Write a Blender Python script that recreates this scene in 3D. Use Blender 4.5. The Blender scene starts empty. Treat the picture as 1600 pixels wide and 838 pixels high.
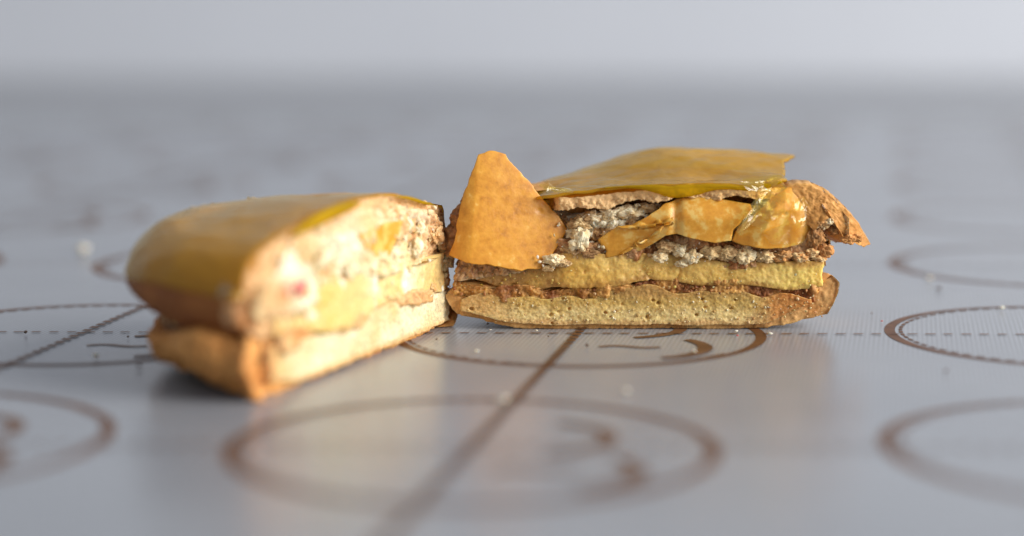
import bpy, math, random
import numpy as np
from mathutils import Vector, Matrix

random.seed(7)
rng = np.random.default_rng(7)
scene = bpy.context.scene
col = scene.collection
CM = 0.01                                  # lengths below are written in centimetres

# ------------------------------------------------------------------ camera
H, FPX, PITCH = 3.80, 3230.0, math.radians(7.83)
cam_d = bpy.data.cameras.new('camera')
cam = bpy.data.objects.new('camera', cam_d)
col.objects.link(cam)
cam.location = (0, 0, H * CM)
cam.rotation_euler = (math.radians(90) - PITCH, 0, 0)
cam_d.sensor_width = 36.0
cam_d.lens = FPX / 1600.0 * 36.0
cam_d.clip_start = 0.005
cam_d.clip_end = 50
cam_d.dof.use_dof = True
cam_d.dof.focus_distance = 22.85 * CM
cam_d.dof.aperture_fstop = 8.9
cam_d.dof.aperture_blades = 7
scene.camera = cam

# ------------------------------------------------------------------ light
world = bpy.data.worlds.new('World')
scene.world = world
world.use_nodes = True
bg = world.node_tree.nodes['Background']
bg.inputs['Color'].default_value = (0.92, 0.95, 1.0, 1)
bg.inputs['Strength'].default_value = 0.36

def area(name, loc, target, sx, sy, power, color):
    d = bpy.data.lights.new(name, 'AREA')
    d.shape = 'RECTANGLE'; d.size = sx; d.size_y = sy; d.energy = power; d.color = color
    o = bpy.data.objects.new(name, d); col.objects.link(o)
    o.location = loc
    o.rotation_euler = (Vector(target) - Vector(loc)).to_track_quat('-Z', 'Y').to_euler()
    return o
# a window to the right of the table
area('window_light', (1.05, -0.12, 0.50), (0.0, 0.24, 0.0), 0.8, 0.8, 23.5, (1.0, 0.96, 0.90))
scene.view_settings.view_transform = 'Standard'
scene.view_settings.look = 'None'
scene.view_settings.exposure = 0.1
scene.view_settings.gamma = 1
scene.render.engine = 'CYCLES'
scene.cycles.use_denoising = True
scene.cycles.max_bounces = 10
scene.cycles.transparent_max_bounces = 12

# ------------------------------------------------------------------ pixel -> place
sP, cP = math.sin(PITCH), math.cos(PITCH)
def ray(px, py):
    a = (np.asarray(px, float) - 800) / FPX
    b = (np.asarray(py, float) - 419) / FPX
    return np.stack([a + 0 * b, cP - b * sP + 0 * a, -sP - b * cP + 0 * a], -1)
def on_floor(px, py, z=0.0):
    d = ray(px, py); t = (z - H) / d[..., 2]
    return np.stack([d[..., 0] * t, d[..., 1] * t, H + d[..., 2] * t], -1)
def on_depth(px, py, Y):
    d = ray(px, py); t = np.asarray(Y) / d[..., 1]
    return np.stack([d[..., 0] * t, d[..., 1] * t, H + d[..., 2] * t], -1)
def on_plane(px, py, p0, n):
    d = ray(px, py); o = np.array([0, 0, H])
    t = np.dot(np.asarray(p0) - o, n) / (d @ np.asarray(n))
    return o + d * t[..., None]

# ------------------------------------------------------------------ noise
def hash3(ix, iy, iz, seed):
    with np.errstate(over='ignore'):
        h = (ix.astype(np.int64) * 374761393 + iy.astype(np.int64) * 668265263 + iz.astype(np.int64) * 2147483647 + seed * 1274126177) & 0xffffffff
        h = ((h ^ (h >> 13)) * 1274126177) & 0xffffffff
        h = ((h ^ (h >> 16)) * 2246822519) & 0xffffffff
        h = h ^ (h >> 15)
    return (h & 0xffffff) / float(0xffffff)
def vnoise(p, seed=0):
    f = np.floor(p); d = p - f; f = f.astype(np.int64)
    d = d * d * d * (d * (d * 6 - 15) + 10)
    r = 0
    for a in (0, 1):
        for b in (0, 1):
            for c in (0, 1):
                w = (d[:, 0] if a else 1 - d[:, 0]) * (d[:, 1] if b else 1 - d[:, 1]) * (d[:, 2] if c else 1 - d[:, 2])
                r = r + w * hash3(f[:, 0] + a, f[:, 1] + b, f[:, 2] + c, seed)
    return r * 2 - 1
def fbm(p, freq, octs=4, seed=0, gain=0.5):
    r = 0; a = 1; s = 0
    for k in range(octs):
        r = r + a * vnoise(p * freq + 17.3 * k, seed + k); s += a
        a *= gain; freq *= 2.03
    return r / s * 1.5
def worley(p, freq, seed=0):
    q = p * freq
    f = np.floor(q).astype(np.int64)
    best = np.full(len(p), 9.0); second = best.copy(); ident = np.zeros(len(p))
    for a in (-1, 0, 1):
        for b in (-1, 0, 1):
            for c in (-1, 0, 1):
                i, j, k = f[:, 0] + a, f[:, 1] + b, f[:, 2] + c
                dx = i + hash3(i, j, k, seed) - q[:, 0]
                dy = j + hash3(i, j, k, seed + 1) - q[:, 1]
                dz = k + hash3(i, j, k, seed + 2) - q[:, 2]
                d = np.sqrt(dx * dx + dy * dy + dz * dz)
                nb = d < best
                second = np.where(nb, best, np.minimum(second, d))
                ident = np.where(nb, hash3(i, j, k, seed + 3), ident)
                best = np.where(nb, d, best)
    return best, second, ident
def sstep(a, b, x):
    t = np.clip((x - a) / (b - a), 0, 1)
    return t * t * (3 - 2 * t)
def gauss(x, c, s):
    return np.exp(-((x - c) / s) ** 2)

# ------------------------------------------------------------------ mesh helpers
def mesh_np(name, v, f, mat, tone=None, smooth=True, alb=None):
    me = bpy.data.meshes.new(name)
    me.from_pydata((np.asarray(v) * CM).tolist(), [], f)
    me.update()
    if smooth:
        me.polygons.foreach_set('use_smooth', [True] * len(me.polygons))
    if tone is not None:
        at = me.attributes.new('tone', 'FLOAT', 'POINT')
        at.data.foreach_set('value', np.asarray(tone, np.float32))
    if alb is not None:
        at = me.attributes.new('alb', 'FLOAT_COLOR', 'POINT')
        at.data.foreach_set('color', np.c_[np.clip(alb, .004, .92), np.ones(len(alb))].astype(np.float32).ravel())
    me.materials.append(mat)
    return me
def link(name, me, parent=None):
    o = bpy.data.objects.new(name, me); col.objects.link(o)
    if parent: o.parent = parent
    return o
def normals(v, faces):
    me = bpy.data.meshes.new('tmp')
    me.from_pydata(np.asarray(v).tolist(), [], faces); me.update()
    n = np.empty(len(v) * 3); me.vertex_normals.foreach_get('vector', n)
    bpy.data.meshes.remove(me)
    return n.reshape(-1, 3)
def tag(o, label, cat=None, group=None, kind=None):
    o['label'] = label
    if cat: o['category'] = cat
    if group: o['group'] = group
    if kind: o['kind'] = kind
    return o
def empty(name, loc, rz):
    o = bpy.data.objects.new(name, None); col.objects.link(o)
    o.location = Vector(loc) * CM; o.rotation_euler = (0, 0, rz)
    o.empty_display_size = 0.01
    return o

def slab(Rn, Rp, D, kprof, zb, zt, front=None, nc=380, na=150, nm=24, ncap=8, nbot=6, tmap=None, keep=0.0):
    """half-disc solid: cut face at w = 0 along u, rounded body at w > 0"""
    uc = np.linspace(-Rn, Rp, nc, endpoint=False); wc = np.zeros(nc)
    ph = np.linspace(0, math.pi, na, endpoint=False)
    cu = np.cos(ph)
    ua = np.where(cu > 0, Rp, Rn) * cu; wa = D * np.sin(ph)
    U = np.concatenate([uc, ua]); W = np.concatenate([wc, wa])
    isf = np.concatenate([np.ones(nc), np.zeros(na)])
    n = nc + na
    rings = []; fm = []
    def ring(scale_c, t, cap):
        k = kprof(t)
        kk = 1 - (1 - k) * (1 - keep * sstep(.4, 1, U / Rp))
        u = U * kk; w = W * kk
        cx, cy = 0.0, 0.38 * D
        u2 = cx + (u - cx) * scale_c; w2 = cy + (w - cy) * scale_c
        b, a = zb(u2, w2), zt(u2, w2)
        z = b + (a - b) * t
        if front is not None:
            w2 = w2 + isf * front(u2, z) * (scale_c if cap else 1)
        return np.stack([u2, w2, z], -1)
    for j in range(nbot, 0, -1):
        rings.append(ring(1 - j / (nbot + .3), 0.0, True)); fm.append(isf * 0)
    for i in range(nm + 1):
        rings.append(ring(1.0, tmap(i / nm) if tmap else i / nm, False)); fm.append(isf)
    for j in range(1, ncap + 1):
        rings.append(ring(1 - j / (ncap + .3), 1.0, True)); fm.append(isf * 0)
    V = np.concatenate(rings); F = []
    m = len(rings)
    idx = np.arange(n)
    for r in range(m - 1):
        a = r * n + idx; b = r * n + (idx + 1) % n
        F.append(np.stack([a, b, b + n, a + n], -1))
    F = np.concatenate(F).tolist()
    c0 = len(V); V = np.concatenate([V, [rings[0].mean(0)], [rings[-1].mean(0)]])
    for i in range(n):
        F.append((c0, (i + 1) % n, i))
        F.append((c0 + 1, (m - 1) * n + i, (m - 1) * n + (i + 1) % n))
    fmask = np.concatenate(fm + [np.zeros(2)])
    return V, F, fmask

def sheet(outline, to3d, thick, nr=26, seg=7.0, kernel=None, rough=0.0, seed=0, jag=0.0, jfreq=0.08, push=None):
    """thin solid with an irregular (star-shaped) outline; to3d maps outline coordinates to a place; thick in cm along the normal"""
    P = np.asarray(outline, float)
    pts = []
    for a, b in zip(P, np.roll(P, -1, 0)):
        k = max(2, int(np.linalg.norm(b - a) / seg))
        for i in range(k): pts.append(a + (b - a) * i / k)
    E = np.asarray(pts)
    c = np.asarray(kernel if kernel is not None else P.mean(0), float)
    if jag:
        q = np.c_[E, np.zeros(len(E))]
        d = E - c; L = np.linalg.norm(d, axis=1, keepdims=True)
        E = E + d / L * (jag * fbm(q, jfreq, 3, seed))[:, None]
    n = len(E)
    V2 = np.concatenate([c + (E - c) * (1 - j / nr) for j in range(nr)] + [c[None]])
    top = to3d(V2[:, 0], V2[:, 1])
    F = []
    idx = np.arange(n)
    for r in range(nr - 1):
        a = r * n + idx; b = r * n + (idx + 1) % n
        F.append(np.stack([a, b, b + n, a + n], -1))
    F = np.concatenate(F).tolist()
    last = (nr - 1) * n
    for i in range(n): F.append((last + i, last + (i + 1) % n, nr * n))
    nn = normals(top, F)
    view = np.array([0, -1, 0.3])
    if (nn @ view).mean() < 0:
        F = [tuple(reversed(f)) for f in F]; nn = -nn
    th = thick(V2[:, 0], V2[:, 1]) if callable(thick) else thick
    bot = top - nn * (np.ones(len(top)) * th)[:, None] if push is None else top + np.asarray(push)
    if rough:
        bot = bot + nn * (rough * fbm(bot, 9, 4, seed + 5) - rough * .5)[:, None]
    m = len(top)
    V = np.concatenate([top, bot])
    F2 = [tuple(f) for f in F] + [tuple(reversed([i + m for i in f])) for f in F]
    # rim wall: follow boundary orientation of the first quad
    flip = not (F[0][0] == 0 and F[0][1] == 1)
    for i in range(n):
        j = (i + 1) % n
        F2.append((j, i, i + m, j + m) if not flip else (i, j, j + m, i + m))
    return V, F2, nn, m

def blob(r, seed, sub=2, squash=(1, 1, 1), rough=.35):
    v, f = ICO[sub]
    v = v.copy()
    g = np.random.default_rng(seed + 1000)
    pn = g.normal(size=(11, 3)); pn /= np.linalg.norm(pn, axis=1, keepdims=True)
    dot = np.maximum(v @ pn.T, .05)
    d = np.minimum((g.uniform(.55, 1.05, 11) / dot).min(1), 1.15)
    d = d * (1 + rough * .6 * fbm(v + seed * 3.1, 1.6, 3, seed))
    return v * d[:, None] * r * np.asarray(squash), f
def make_ico():
    import bmesh
    out = {}
    for s in (1, 2, 3, 4, 5):
        bm = bmesh.new(); bmesh.ops.create_icosphere(bm, subdivisions=s, radius=1)
        bm.verts.ensure_lookup_table()
        out[s] = (np.array([v.co[:] for v in bm.verts]), [[v.index for v in f.verts] for f in bm.faces]); bm.free()
    return out
ICO = make_ico()
def lumps(positions, sizes, tones, seed=0, sub=2):
    V = []; F = []; T = []; n0 = 0
    for i, (p, s, t) in enumerate(zip(positions, sizes, tones)):
        v, f = blob(s, seed + i, sub, (1 + .35 * random.uniform(-1, 1), 1 + .3 * random.uniform(-1, 1), 1 + .35 * random.uniform(-1, 1)), .5)
        V.append(v + p); F += [[a + n0 for a in ff] for ff in f]; T.append(np.full(len(v), t)); n0 += len(v)
    return np.concatenate(V), F, np.concatenate(T)

# ------------------------------------------------------------------ materials
def new_mat(name):
    m = bpy.data.materials.new(name); m.use_nodes = True
    nt = m.node_tree; nt.nodes.clear()
    return m, nt
def N(nt, t, **kw):
    n = nt.nodes.new(t)
    for k, v in kw.items():
        if k in n.inputs: n.inputs[k].default_value = v
        else: setattr(n, k, v)
    return n
def ramp(nt, stops):
    r = nt.nodes.new('ShaderNodeValToRGB')
    e = r.color_ramp.elements
    while len(e) < len(stops): e.new(0.5)
    for q, (p, c) in zip(e, stops):
        q.position = p; q.color = (*c, 1)
    return r
def food(name, stops, scale=900, rough=.6, sss=.25, rad=.0012, bump=.4, bscale=2500, mix=.45, spec=.4, coat=0, detail=6, bdist=.0003):
    """crumb-like surface: colour from the piece's own tone plus mottling, fine grain relief"""
    m, nt = new_mat(name); L = nt.links.new
    out = N(nt, 'ShaderNodeOutputMaterial'); bs = N(nt, 'ShaderNodeBsdfPrincipled')
    tc = N(nt, 'ShaderNodeTexCoord')
    no = N(nt, 'ShaderNodeTexNoise', Scale=scale, Detail=detail, Roughness=.62); L(tc.outputs['Object'], no.inputs['Vector'])
    at = N(nt, 'ShaderNodeAttribute', attribute_name='tone')
    mr = N(nt, 'ShaderNodeMapRange'); mr.inputs[1].default_value = .3; mr.inputs[2].default_value = .7; mr.inputs[3].default_value = -mix; mr.inputs[4].default_value = mix
    L(no.outputs[0], mr.inputs[0])
    ad = N(nt, 'ShaderNodeMath', operation='ADD', use_clamp=True); L(at.outputs['Fac'], ad.inputs[0]); L(mr.outputs[0], ad.inputs[1])
    rp = ramp(nt, stops); L(ad.outputs[0], rp.inputs[0])
    L(rp.outputs[0], bs.inputs['Base Color'])
    bs.inputs['Roughness'].default_value = rough
    bs.inputs['Specular IOR Level'].default_value = spec
    bs.inputs['Subsurface Weight'].default_value = sss
    bs.inputs['Subsurface Radius'].default_value = (1.0, .55, .25)
    bs.inputs['Subsurface Scale'].default_value = rad
    bs.inputs['Coat Weight'].default_value = coat; bs.inputs['Coat Roughness'].default_value = .25
    b2 = N(nt, 'ShaderNodeTexNoise', Scale=bscale, Detail=4, Roughness=.7); L(tc.outputs['Object'], b2.inputs['Vector'])
    bp = N(nt, 'ShaderNodeBump', Strength=bump, Distance=bdist); L(b2.outputs[0], bp.inputs['Height']); L(bp.outputs[0], bs.inputs['Normal'])
    L(bs.outputs[0], out.inputs[0])
    return m

def crumb_mat(name, scale=2600, rough=.55, sss=.5, rad=.0009, bump=.35, bscale=9000, lo=.60, hi=1.30, spec=.4, bdist=.00012):
    m, nt = new_mat(name); L = nt.links.new
    out = N(nt, 'ShaderNodeOutputMaterial'); bs = N(nt, 'ShaderNodeBsdfPrincipled')
    tc = N(nt, 'ShaderNodeTexCoord')
    no = N(nt, 'ShaderNodeTexNoise', Scale=scale, Detail=6, Roughness=.65); L(tc.outputs['Object'], no.inputs['Vector'])
    at = N(nt, 'ShaderNodeAttribute', attribute_name='alb')
    mr = N(nt, 'ShaderNodeMapRange'); mr.inputs[1].default_value = .3; mr.inputs[2].default_value = .7; mr.inputs[3].default_value = lo; mr.inputs[4].default_value = hi
    L(no.outputs[0], mr.inputs[0])
    sc = N(nt, 'ShaderNodeVectorMath', operation='SCALE'); L(at.outputs['Color'], sc.inputs[0]); L(mr.outputs[0], sc.inputs['Scale'])
    L(sc.outputs[0], bs.inputs['Base Color'])
    rr = N(nt, 'ShaderNodeMapRange'); rr.inputs[1].default_value = .35; rr.inputs[2].default_value = .65; rr.inputs[3].default_value = rough + .2; rr.inputs[4].default_value = rough - .18
    L(no.outputs[0], rr.inputs[0]); L(rr.outputs[0], bs.inputs['Roughness'])
    bs.inputs['Specular IOR Level'].default_value = spec
    bs.inputs['Subsurface Weight'].default_value = sss
    bs.inputs['Subsurface Radius'].default_value = (1.0, .78, .55)
    bs.inputs['Subsurface Scale'].default_value = rad
    b2 = N(nt, 'ShaderNodeTexNoise', Scale=bscale, Detail=4, Roughness=.7); L(tc.outputs['Object'], b2.inputs['Vector'])
    bp = N(nt, 'ShaderNodeBump', Strength=bump, Distance=bdist); L(b2.outputs[0], bp.inputs['Height']); L(bp.outputs[0], bs.inputs['Normal'])
    L(bs.outputs[0], out.inputs[0])
    return m
M_in = crumb_mat('moist_crumb')
M_skin = crumb_mat('baked_skin', 1600, .6, .2, .0006, .35, 6000, .68, 1.22, .3, .00015)
M_chunk = crumb_mat('dry_crumb', 3000, .8, .15, .0002, .3, 9000, .8, 1.15, .15, .0001)
M_fill = crumb_mat('soft_filling', 2200, .46, .5, .0012, .3, 7000, .76, 1.18, .45, .00012)
def C(*c): return np.array(c, float)
def mixc(a, b, f):
    f = np.clip(f, 0, 1)[:, None]; return a * (1 - f) + b * f
M_crumb = food('cookie_crumb', [(0, (.33, .17, .05)), (.3, (.60, .40, .15)), (.6, (.76, .60, .32)), (1, (.88, .80, .62))], 700)
M_crust = food('baked_crust', [(0, (.24, .085, .02)), (.4, (.56, .25, .075)), (.75, (.74, .43, .17)), (1, (.82, .58, .30))], 500, sss=.15)
M_caramel = food('brown_seam', [(0, (.07, .022, .008)), (.5, (.22, .075, .018)), (1, (.48, .22, .06))], 900, rough=.35, sss=.2, spec=.5)
M_yellow = food('yellow_filling', [(0, (.30, .15, .025)), (.35, (.60, .39, .075)), (.7, (.78, .60, .19)), (1, (.84, .72, .36))], 600, rough=.42, sss=.4, rad=.002, bump=.3, mix=.3)
M_rough = food('loose_crumb', [(0, (.13, .06, .022)), (.3, (.42, .25, .10)), (.6, (.72, .59, .38)), (1, (.90, .86, .76))], 1000)
M_jam = food('jam_crumb', [(0, (.18, .055, .018)), (.4, (.48, .19, .07)), (.75, (.68, .42, .2)), (1, (.82, .68, .48))], 900, rough=.45)
M_shard = food('golden_crust', [(0, (.36, .13, .013)), (.45, (.64, .27, .026)), (.8, (.76, .36, .042)), (1, (.84, .54, .15))], 900, rough=.36, sss=.15, bump=.12, bscale=3500, mix=.35, spec=.5)
M_berry = food('berry', [(0, (.72, .22, .20)), (1, (.86, .50, .34))], 500, rough=.35)

def glaze_mat(name, tint, body, body_mix, rough, gcol=(1, 1, 1)):
    m, nt = new_mat(name); L = nt.links.new
    out = N(nt, 'ShaderNodeOutputMaterial')
    tc = N(nt, 'ShaderNodeTexCoord')
    no = N(nt, 'ShaderNodeTexNoise', Scale=85, Detail=8, Roughness=.62); L(tc.outputs['Object'], no.inputs['Vector'])
    rp = ramp(nt, [(.3, tuple(x * .70 for x in body)), (.7, tuple(min(1, x * 1.2) for x in body))]); L(no.outputs[0], rp.inputs[0])
    tr = N(nt, 'ShaderNodeBsdfTransparent'); tr.inputs[0].default_value = (*tint, 1)
    df = N(nt, 'ShaderNodeBsdfDiffuse'); L(rp.outputs[0], df.inputs[0])
    tl = N(nt, 'ShaderNodeBsdfTranslucent'); L(rp.outputs[0], tl.inputs[0])
    md = N(nt, 'ShaderNodeMixShader'); md.inputs[0].default_value = .35; L(df.outputs[0], md.inputs[1]); L(tl.outputs[0], md.inputs[2])
    m1 = N(nt, 'ShaderNodeMixShader'); m1.inputs[0].default_value = body_mix; L(tr.outputs[0], m1.inputs[1]); L(md.outputs[0], m1.inputs[2])
    gl = N(nt, 'ShaderNodeBsdfGlossy'); gl.inputs['Roughness'].default_value = rough; gl.inputs[0].default_value = (*gcol, 1)
    bn = N(nt, 'ShaderNodeTexNoise', Scale=180, Detail=5, Distortion=1.2); L(tc.outputs['Object'], bn.inputs['Vector'])
    bp = N(nt, 'ShaderNodeBump', Strength=.3, Distance=.0006); L(bn.outputs[0], bp.inputs['Height'])
    L(bp.outputs[0], gl.inputs['Normal'])
    ge = N(nt, 'ShaderNodeNewGeometry')
    io = N(nt, 'ShaderNodeMapRange'); io.inputs[3].default_value = 1.46; io.inputs[4].default_value = 1 / 1.46; L(ge.outputs['Backfacing'], io.inputs[0])
    fr = N(nt, 'ShaderNodeFresnel'); L(io.outputs[0], fr.inputs['IOR']); L(bp.outputs[0], fr.inputs['Normal'])
    m2 = N(nt, 'ShaderNodeMixShader'); L(fr.outputs[0], m2.inputs[0]); L(m1.outputs[0], m2.inputs[1]); L(gl.outputs[0], m2.inputs[2])
    L(m2.outputs[0], out.inputs[0])
    return m
M_glaze = glaze_mat('amber_glaze', (.97, .78, .18), (.78, .46, .03), .62, .2, (.75, .68, .5))
M_glaze_dark = glaze_mat('baked_glaze', (.97, .70, .16), (.76, .42, .035), .62, .27, (.85, .78, .6))
M_glass = glaze_mat('clear_glaze', (.99, .95, .70), (.85, .72, .30), .10, .10)
M_edge = glaze_mat('yellow_glaze_edge', (.95, .80, .10), (.68, .46, .012), .6, .18, (.5, .45, .22))

# mat: silicone over glass-fibre weave
def mat_material():
    m, nt = new_mat('silicone_mat'); L = nt.links.new
    out = N(nt, 'ShaderNodeOutputMaterial'); bs = N(nt, 'ShaderNodeBsdfPrincipled')
    tc = N(nt, 'ShaderNodeTexCoord')
    sep = N(nt, 'ShaderNodeSeparateXYZ'); L(tc.outputs['Object'], sep.inputs[0])
    def wave(a, b, per):
        s = N(nt, 'ShaderNodeVectorMath', operation='DOT_PRODUCT'); L(tc.outputs['Object'], s.inputs[0]); s.inputs[1].default_value = (a * 2 * math.pi / per, b * 2 * math.pi / per, 0)
        w = N(nt, 'ShaderNodeMath', operation='SINE'); L(s.outputs['Value'], w.inputs[0]); return w
    wx = wave(1, -.19, .00052); wy = wave(.02, 1, .00052)
    mx = N(nt, 'ShaderNodeMath', operation='MULTIPLY'); L(wx.outputs[0], mx.inputs[0]); L(wy.outputs[0], mx.inputs[1])
    ad = N(nt, 'ShaderNodeMath', operation='ADD'); L(wx.outputs[0], ad.inputs[0]); L(mx.outputs[0], ad.inputs[1])
    n1 = N(nt, 'ShaderNodeTexNoise', Scale=35, Detail=5); L(tc.outputs['Object'], n1.inputs['Vector'])
    n2 = N(nt, 'ShaderNodeTexNoise', Scale=900, Detail=3); L(tc.outputs['Object'], n2.inputs['Vector'])
    base = ramp(nt, [(.3, (.243, .263, .298)), (.7, (.292, .314, .352))]); L(n1.outputs[0], base.inputs[0])
    mul = N(nt, 'ShaderNodeMapRange'); mul.inputs[1].default_value = -2; mul.inputs[2].default_value = 2; mul.inputs[3].default_value = .80; mul.inputs[4].default_value = 1.2
    L(ad.outputs[0], mul.inputs[0])
    sc = N(nt, 'ShaderNodeVectorMath', operation='SCALE'); L(base.outputs[0], sc.inputs[0]); L(mul.outputs[0], sc.inputs['Scale'])
    L(sc.outputs[0], bs.inputs['Base Color'])
    rr = N(nt, 'ShaderNodeMapRange'); rr.inputs[3].default_value = .19; rr.inputs[4].default_value = .29
    L(n1.outputs[0], rr.inputs[0]); L(rr.outputs[0], bs.inputs['Roughness'])
    bs.inputs['IOR'].default_value = 1.38
    hs = N(nt, 'ShaderNodeMath', operation='MULTIPLY_ADD'); L(n2.outputs[0], hs.inputs[0]); hs.inputs[1].default_value = 1.2; L(ad.outputs[0], hs.inputs[2])
    bp = N(nt, 'ShaderNodeBump', Strength=.10, Distance=.00003); L(hs.outputs[0], bp.inputs['Height']); L(bp.outputs[0], bs.inputs['Normal'])
    L(bs.outputs[0], out.inputs[0])
    return m
def plain(name, c1, c2, scale, rough, spec=.4):
    m, nt = new_mat(name); L = nt.links.new
    out = N(nt, 'ShaderNodeOutputMaterial'); bs = N(nt, 'ShaderNodeBsdfPrincipled')
    tc = N(nt, 'ShaderNodeTexCoord'); no = N(nt, 'ShaderNodeTexNoise', Scale=scale, Detail=6, Roughness=.65); L(tc.outputs['Object'], no.inputs['Vector'])
    rp = ramp(nt, [(.32, c1), (.68, c2)]); L(no.outputs[0], rp.inputs[0]); L(rp.outputs[0], bs.inputs['Base Color'])
    bs.inputs['Roughness'].default_value = rough; bs.inputs['Specular IOR Level'].default_value = spec
    L(bs.outputs[0], out.inputs[0]); return m
M_mat = mat_material()
M_ink = plain('brown_print', (.095, .038, .014), (.165, .073, .03), 500, .5, .2)
M_ink_worn = plain('faded_brown_print', (.095, .04, .016), (.18, .09, .042), 300, .5, .2)
M_table = plain('grey_worktop', (.29, .305, .335), (.33, .345, .375), 12, .4)
M_wall = plain('pale_wall', (.55, .58, .645), (.59, .62, .685), 5, .7)

# ------------------------------------------------------------------ setting
def box(name, x0, x1, y0, y1, z0, z1, mat, parent=None):
    v = np.array([(x, y, z) for x in (x0, x1) for y in (y0, y1) for z in (z0, z1)], float)
    f = [(0, 1, 3, 2), (4, 6, 7, 5), (0, 4, 5, 1), (2, 3, 7, 6), (0, 2, 6, 4), (1, 5, 7, 3)]
    return link(name, mesh_np(name, v, f, mat, smooth=False), parent)
MAT_T = 0.08
far_y = float(on_floor(800, 188)[1])
wall_y = float(on_floor(800, 122, -MAT_T)[1])
tag(box('worktop', -120, 120, -30, wall_y - .3, -4, -MAT_T, M_table), 'plain grey worktop under the baking mat and behind it', kind='structure')
tag(box('wall', -160, 160, wall_y, wall_y + 8, -40, 150, M_wall), 'pale bluish wall behind the worktop', kind='structure')
mat_o = box('baking_mat', -34, 34, -6, far_y, -MAT_T, 0, M_mat)
tag(mat_o, 'grey silicone baking mat printed with brown circles and dashed lines', 'baking mat')

# printed pattern: lattice of circle templates
C0 = on_floor(903, 522)[:2]
C1 = on_floor(738, 699)[:2]
Rc = float((on_floor(1188, 523) - on_floor(618, 523))[0] / 2)
AV = np.array([2.72 * Rc, -.08]); BV = C0 - C1
def flat(name, strips, mat, parent, z):
    V = []; F = []
    for left, right in strips:
        n0 = len(V); k = len(left)
        for a, b in zip(left, right): V += [(a[0], a[1], z), (b[0], b[1], z)]
        for i in range(k - 1): F.append((n0 + 2 * i, n0 + 2 * i + 1, n0 + 2 * i + 3, n0 + 2 * i + 2))
    return link(name, mesh_np(name, np.array(V), F, mat, smooth=False), parent)
def stroke(path, width):
    p = np.asarray(path); d = np.gradient(p, axis=0); d /= np.linalg.norm(d, axis=1, keepdims=True)
    nrm = np.stack([-d[:, 1], d[:, 0]], -1); w = (np.ones(len(p)) * width)[:, None] / 2
    return p + nrm * w, p - nrm * w
def circ(r, a0, a1, n=80, cx=0, cy=0, sq=1):
    t = np.radians(np.linspace(a0, a1, n)); return np.stack([cx + r * np.cos(t), cy + r * sq * np.sin(t)], -1)
t360 = np.linspace(0, 2 * math.pi, 120)
ring_strip = [stroke(circ(Rc, 0, 360, 120), .092 + .025 * np.cos(t360 * 2)), ]
for k in range(44):
    a = 30 + k * 360 / 44 * .62
    ring_strip.append(stroke(circ(Rc * .955, a, a + 3.4, 5, 0.03), .04))
ring_strip.append(stroke(circ(Rc * .955, 245, 320, 40, .02), .035))
ring_me = swirl_me = None
swirl_strip = [stroke(circ(.34 * Rc, -75, 40, 30, .32 * Rc, -.42 * Rc, 1.0), .11 + .05 * np.sin(np.linspace(0, 3.1, 30))),
               stroke(circ(.42 * Rc, -70, 60, 30, .16 * Rc, .18 * Rc, .8), .10 + .04 * np.sin(np.linspace(0, 3.1, 30))),
               stroke(np.stack([np.linspace(.1, .42, 14) * Rc, (-.42 + .03 * np.sin(np.linspace(0, 6, 14))) * Rc], -1), .07)]
for j in range(-1, 9):
    for i in range(-4, 5):
        c = C0 + i * AV + j * BV
        if c[1] > far_y - Rc or c[1] < 8 or abs(c[0]) > 32 - Rc or abs(c[0]) > .27 * c[1] + 3: continue
        if ring_me is None:
            o = flat('printed_circle', ring_strip, M_ink, mat_o, .004); ring_me = o.data
            s = flat('printed_swirl', swirl_strip, M_ink_worn, o, .008); swirl_me = s.data
        else:
            o = link('printed_circle', ring_me, mat_o); s = link('printed_swirl', swirl_me, o)
        if (i, j) == (-1, -1): c = c + np.array([.32, .28])      # print is slightly off the grid here
        o.location = (c[0] * CM, c[1] * CM, 0); s.location = (0, 0, 0)
def dashes(c, d, s0, s1, pitch, ln, wd, z, name):
    d = d / np.linalg.norm(d); st = []
    s = s0
    while s < s1:
        p = c + d * s; q = c + d * (s + ln * random.uniform(.9, 1.08))
        if p[1] < far_y - 1 and q[1] < far_y - 1 and p[1] > 6:
            st.append(stroke(np.stack([p, (p + q) / 2, q]), wd))
        s += pitch
    return flat(name, st, M_ink, mat_o, z)
for j in range(-1, 9):
    c = C0 + j * BV
    if c[1] > far_y - 2: continue
    dashes(c, AV, -16, 16, .196, .108, .045, .0115, 'dashed_line')
for i in (-2, -1, 0):
    dashes(C0 + i * AV, BV, -12.5, 34, .196, .115, .10, .0145, 'dashed_line')

# ------------------------------------------------------------------ right half
def rot2(p, a):
    c, s = math.cos(a), math.sin(a); return np.stack([p[..., 0] * c - p[..., 1] * s, p[..., 0] * s + p[..., 1] * c], -1)
YF = float(on_floor(1000, 515)[1]) + .02
XC = float(on_depth(1005, 515, YF)[0])
right = tag(empty('filled_cookie_half', (XC, YF, 0), 0), 'cookie half with its cut side facing out and a pointed crust shard standing up', 'pastry', 'two halves of one filled cookie')
def R_loc(P): return P - np.array([XC, YF, 0])
def add_layer(parent, name, geo, mat, disp, tone, zmin=None, label=None):
    V, F, fm = geo
    nn = normals(V, F)
    V = V + nn * disp(V, fm)[:, None]
    if zmin is not None: V[:, 2] = np.maximum(V[:, 2], zmin)
    T = tone(V, fm)
    o = link(name, mesh_np(name, V, F, mat, T if T.ndim == 1 else None, True, T if T.ndim == 2 else None), parent)
    if label: o['label'] = label
    return o
def seed_off(s): return np.array([s * 11.7, s * 5.3, s * 7.9])

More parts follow.
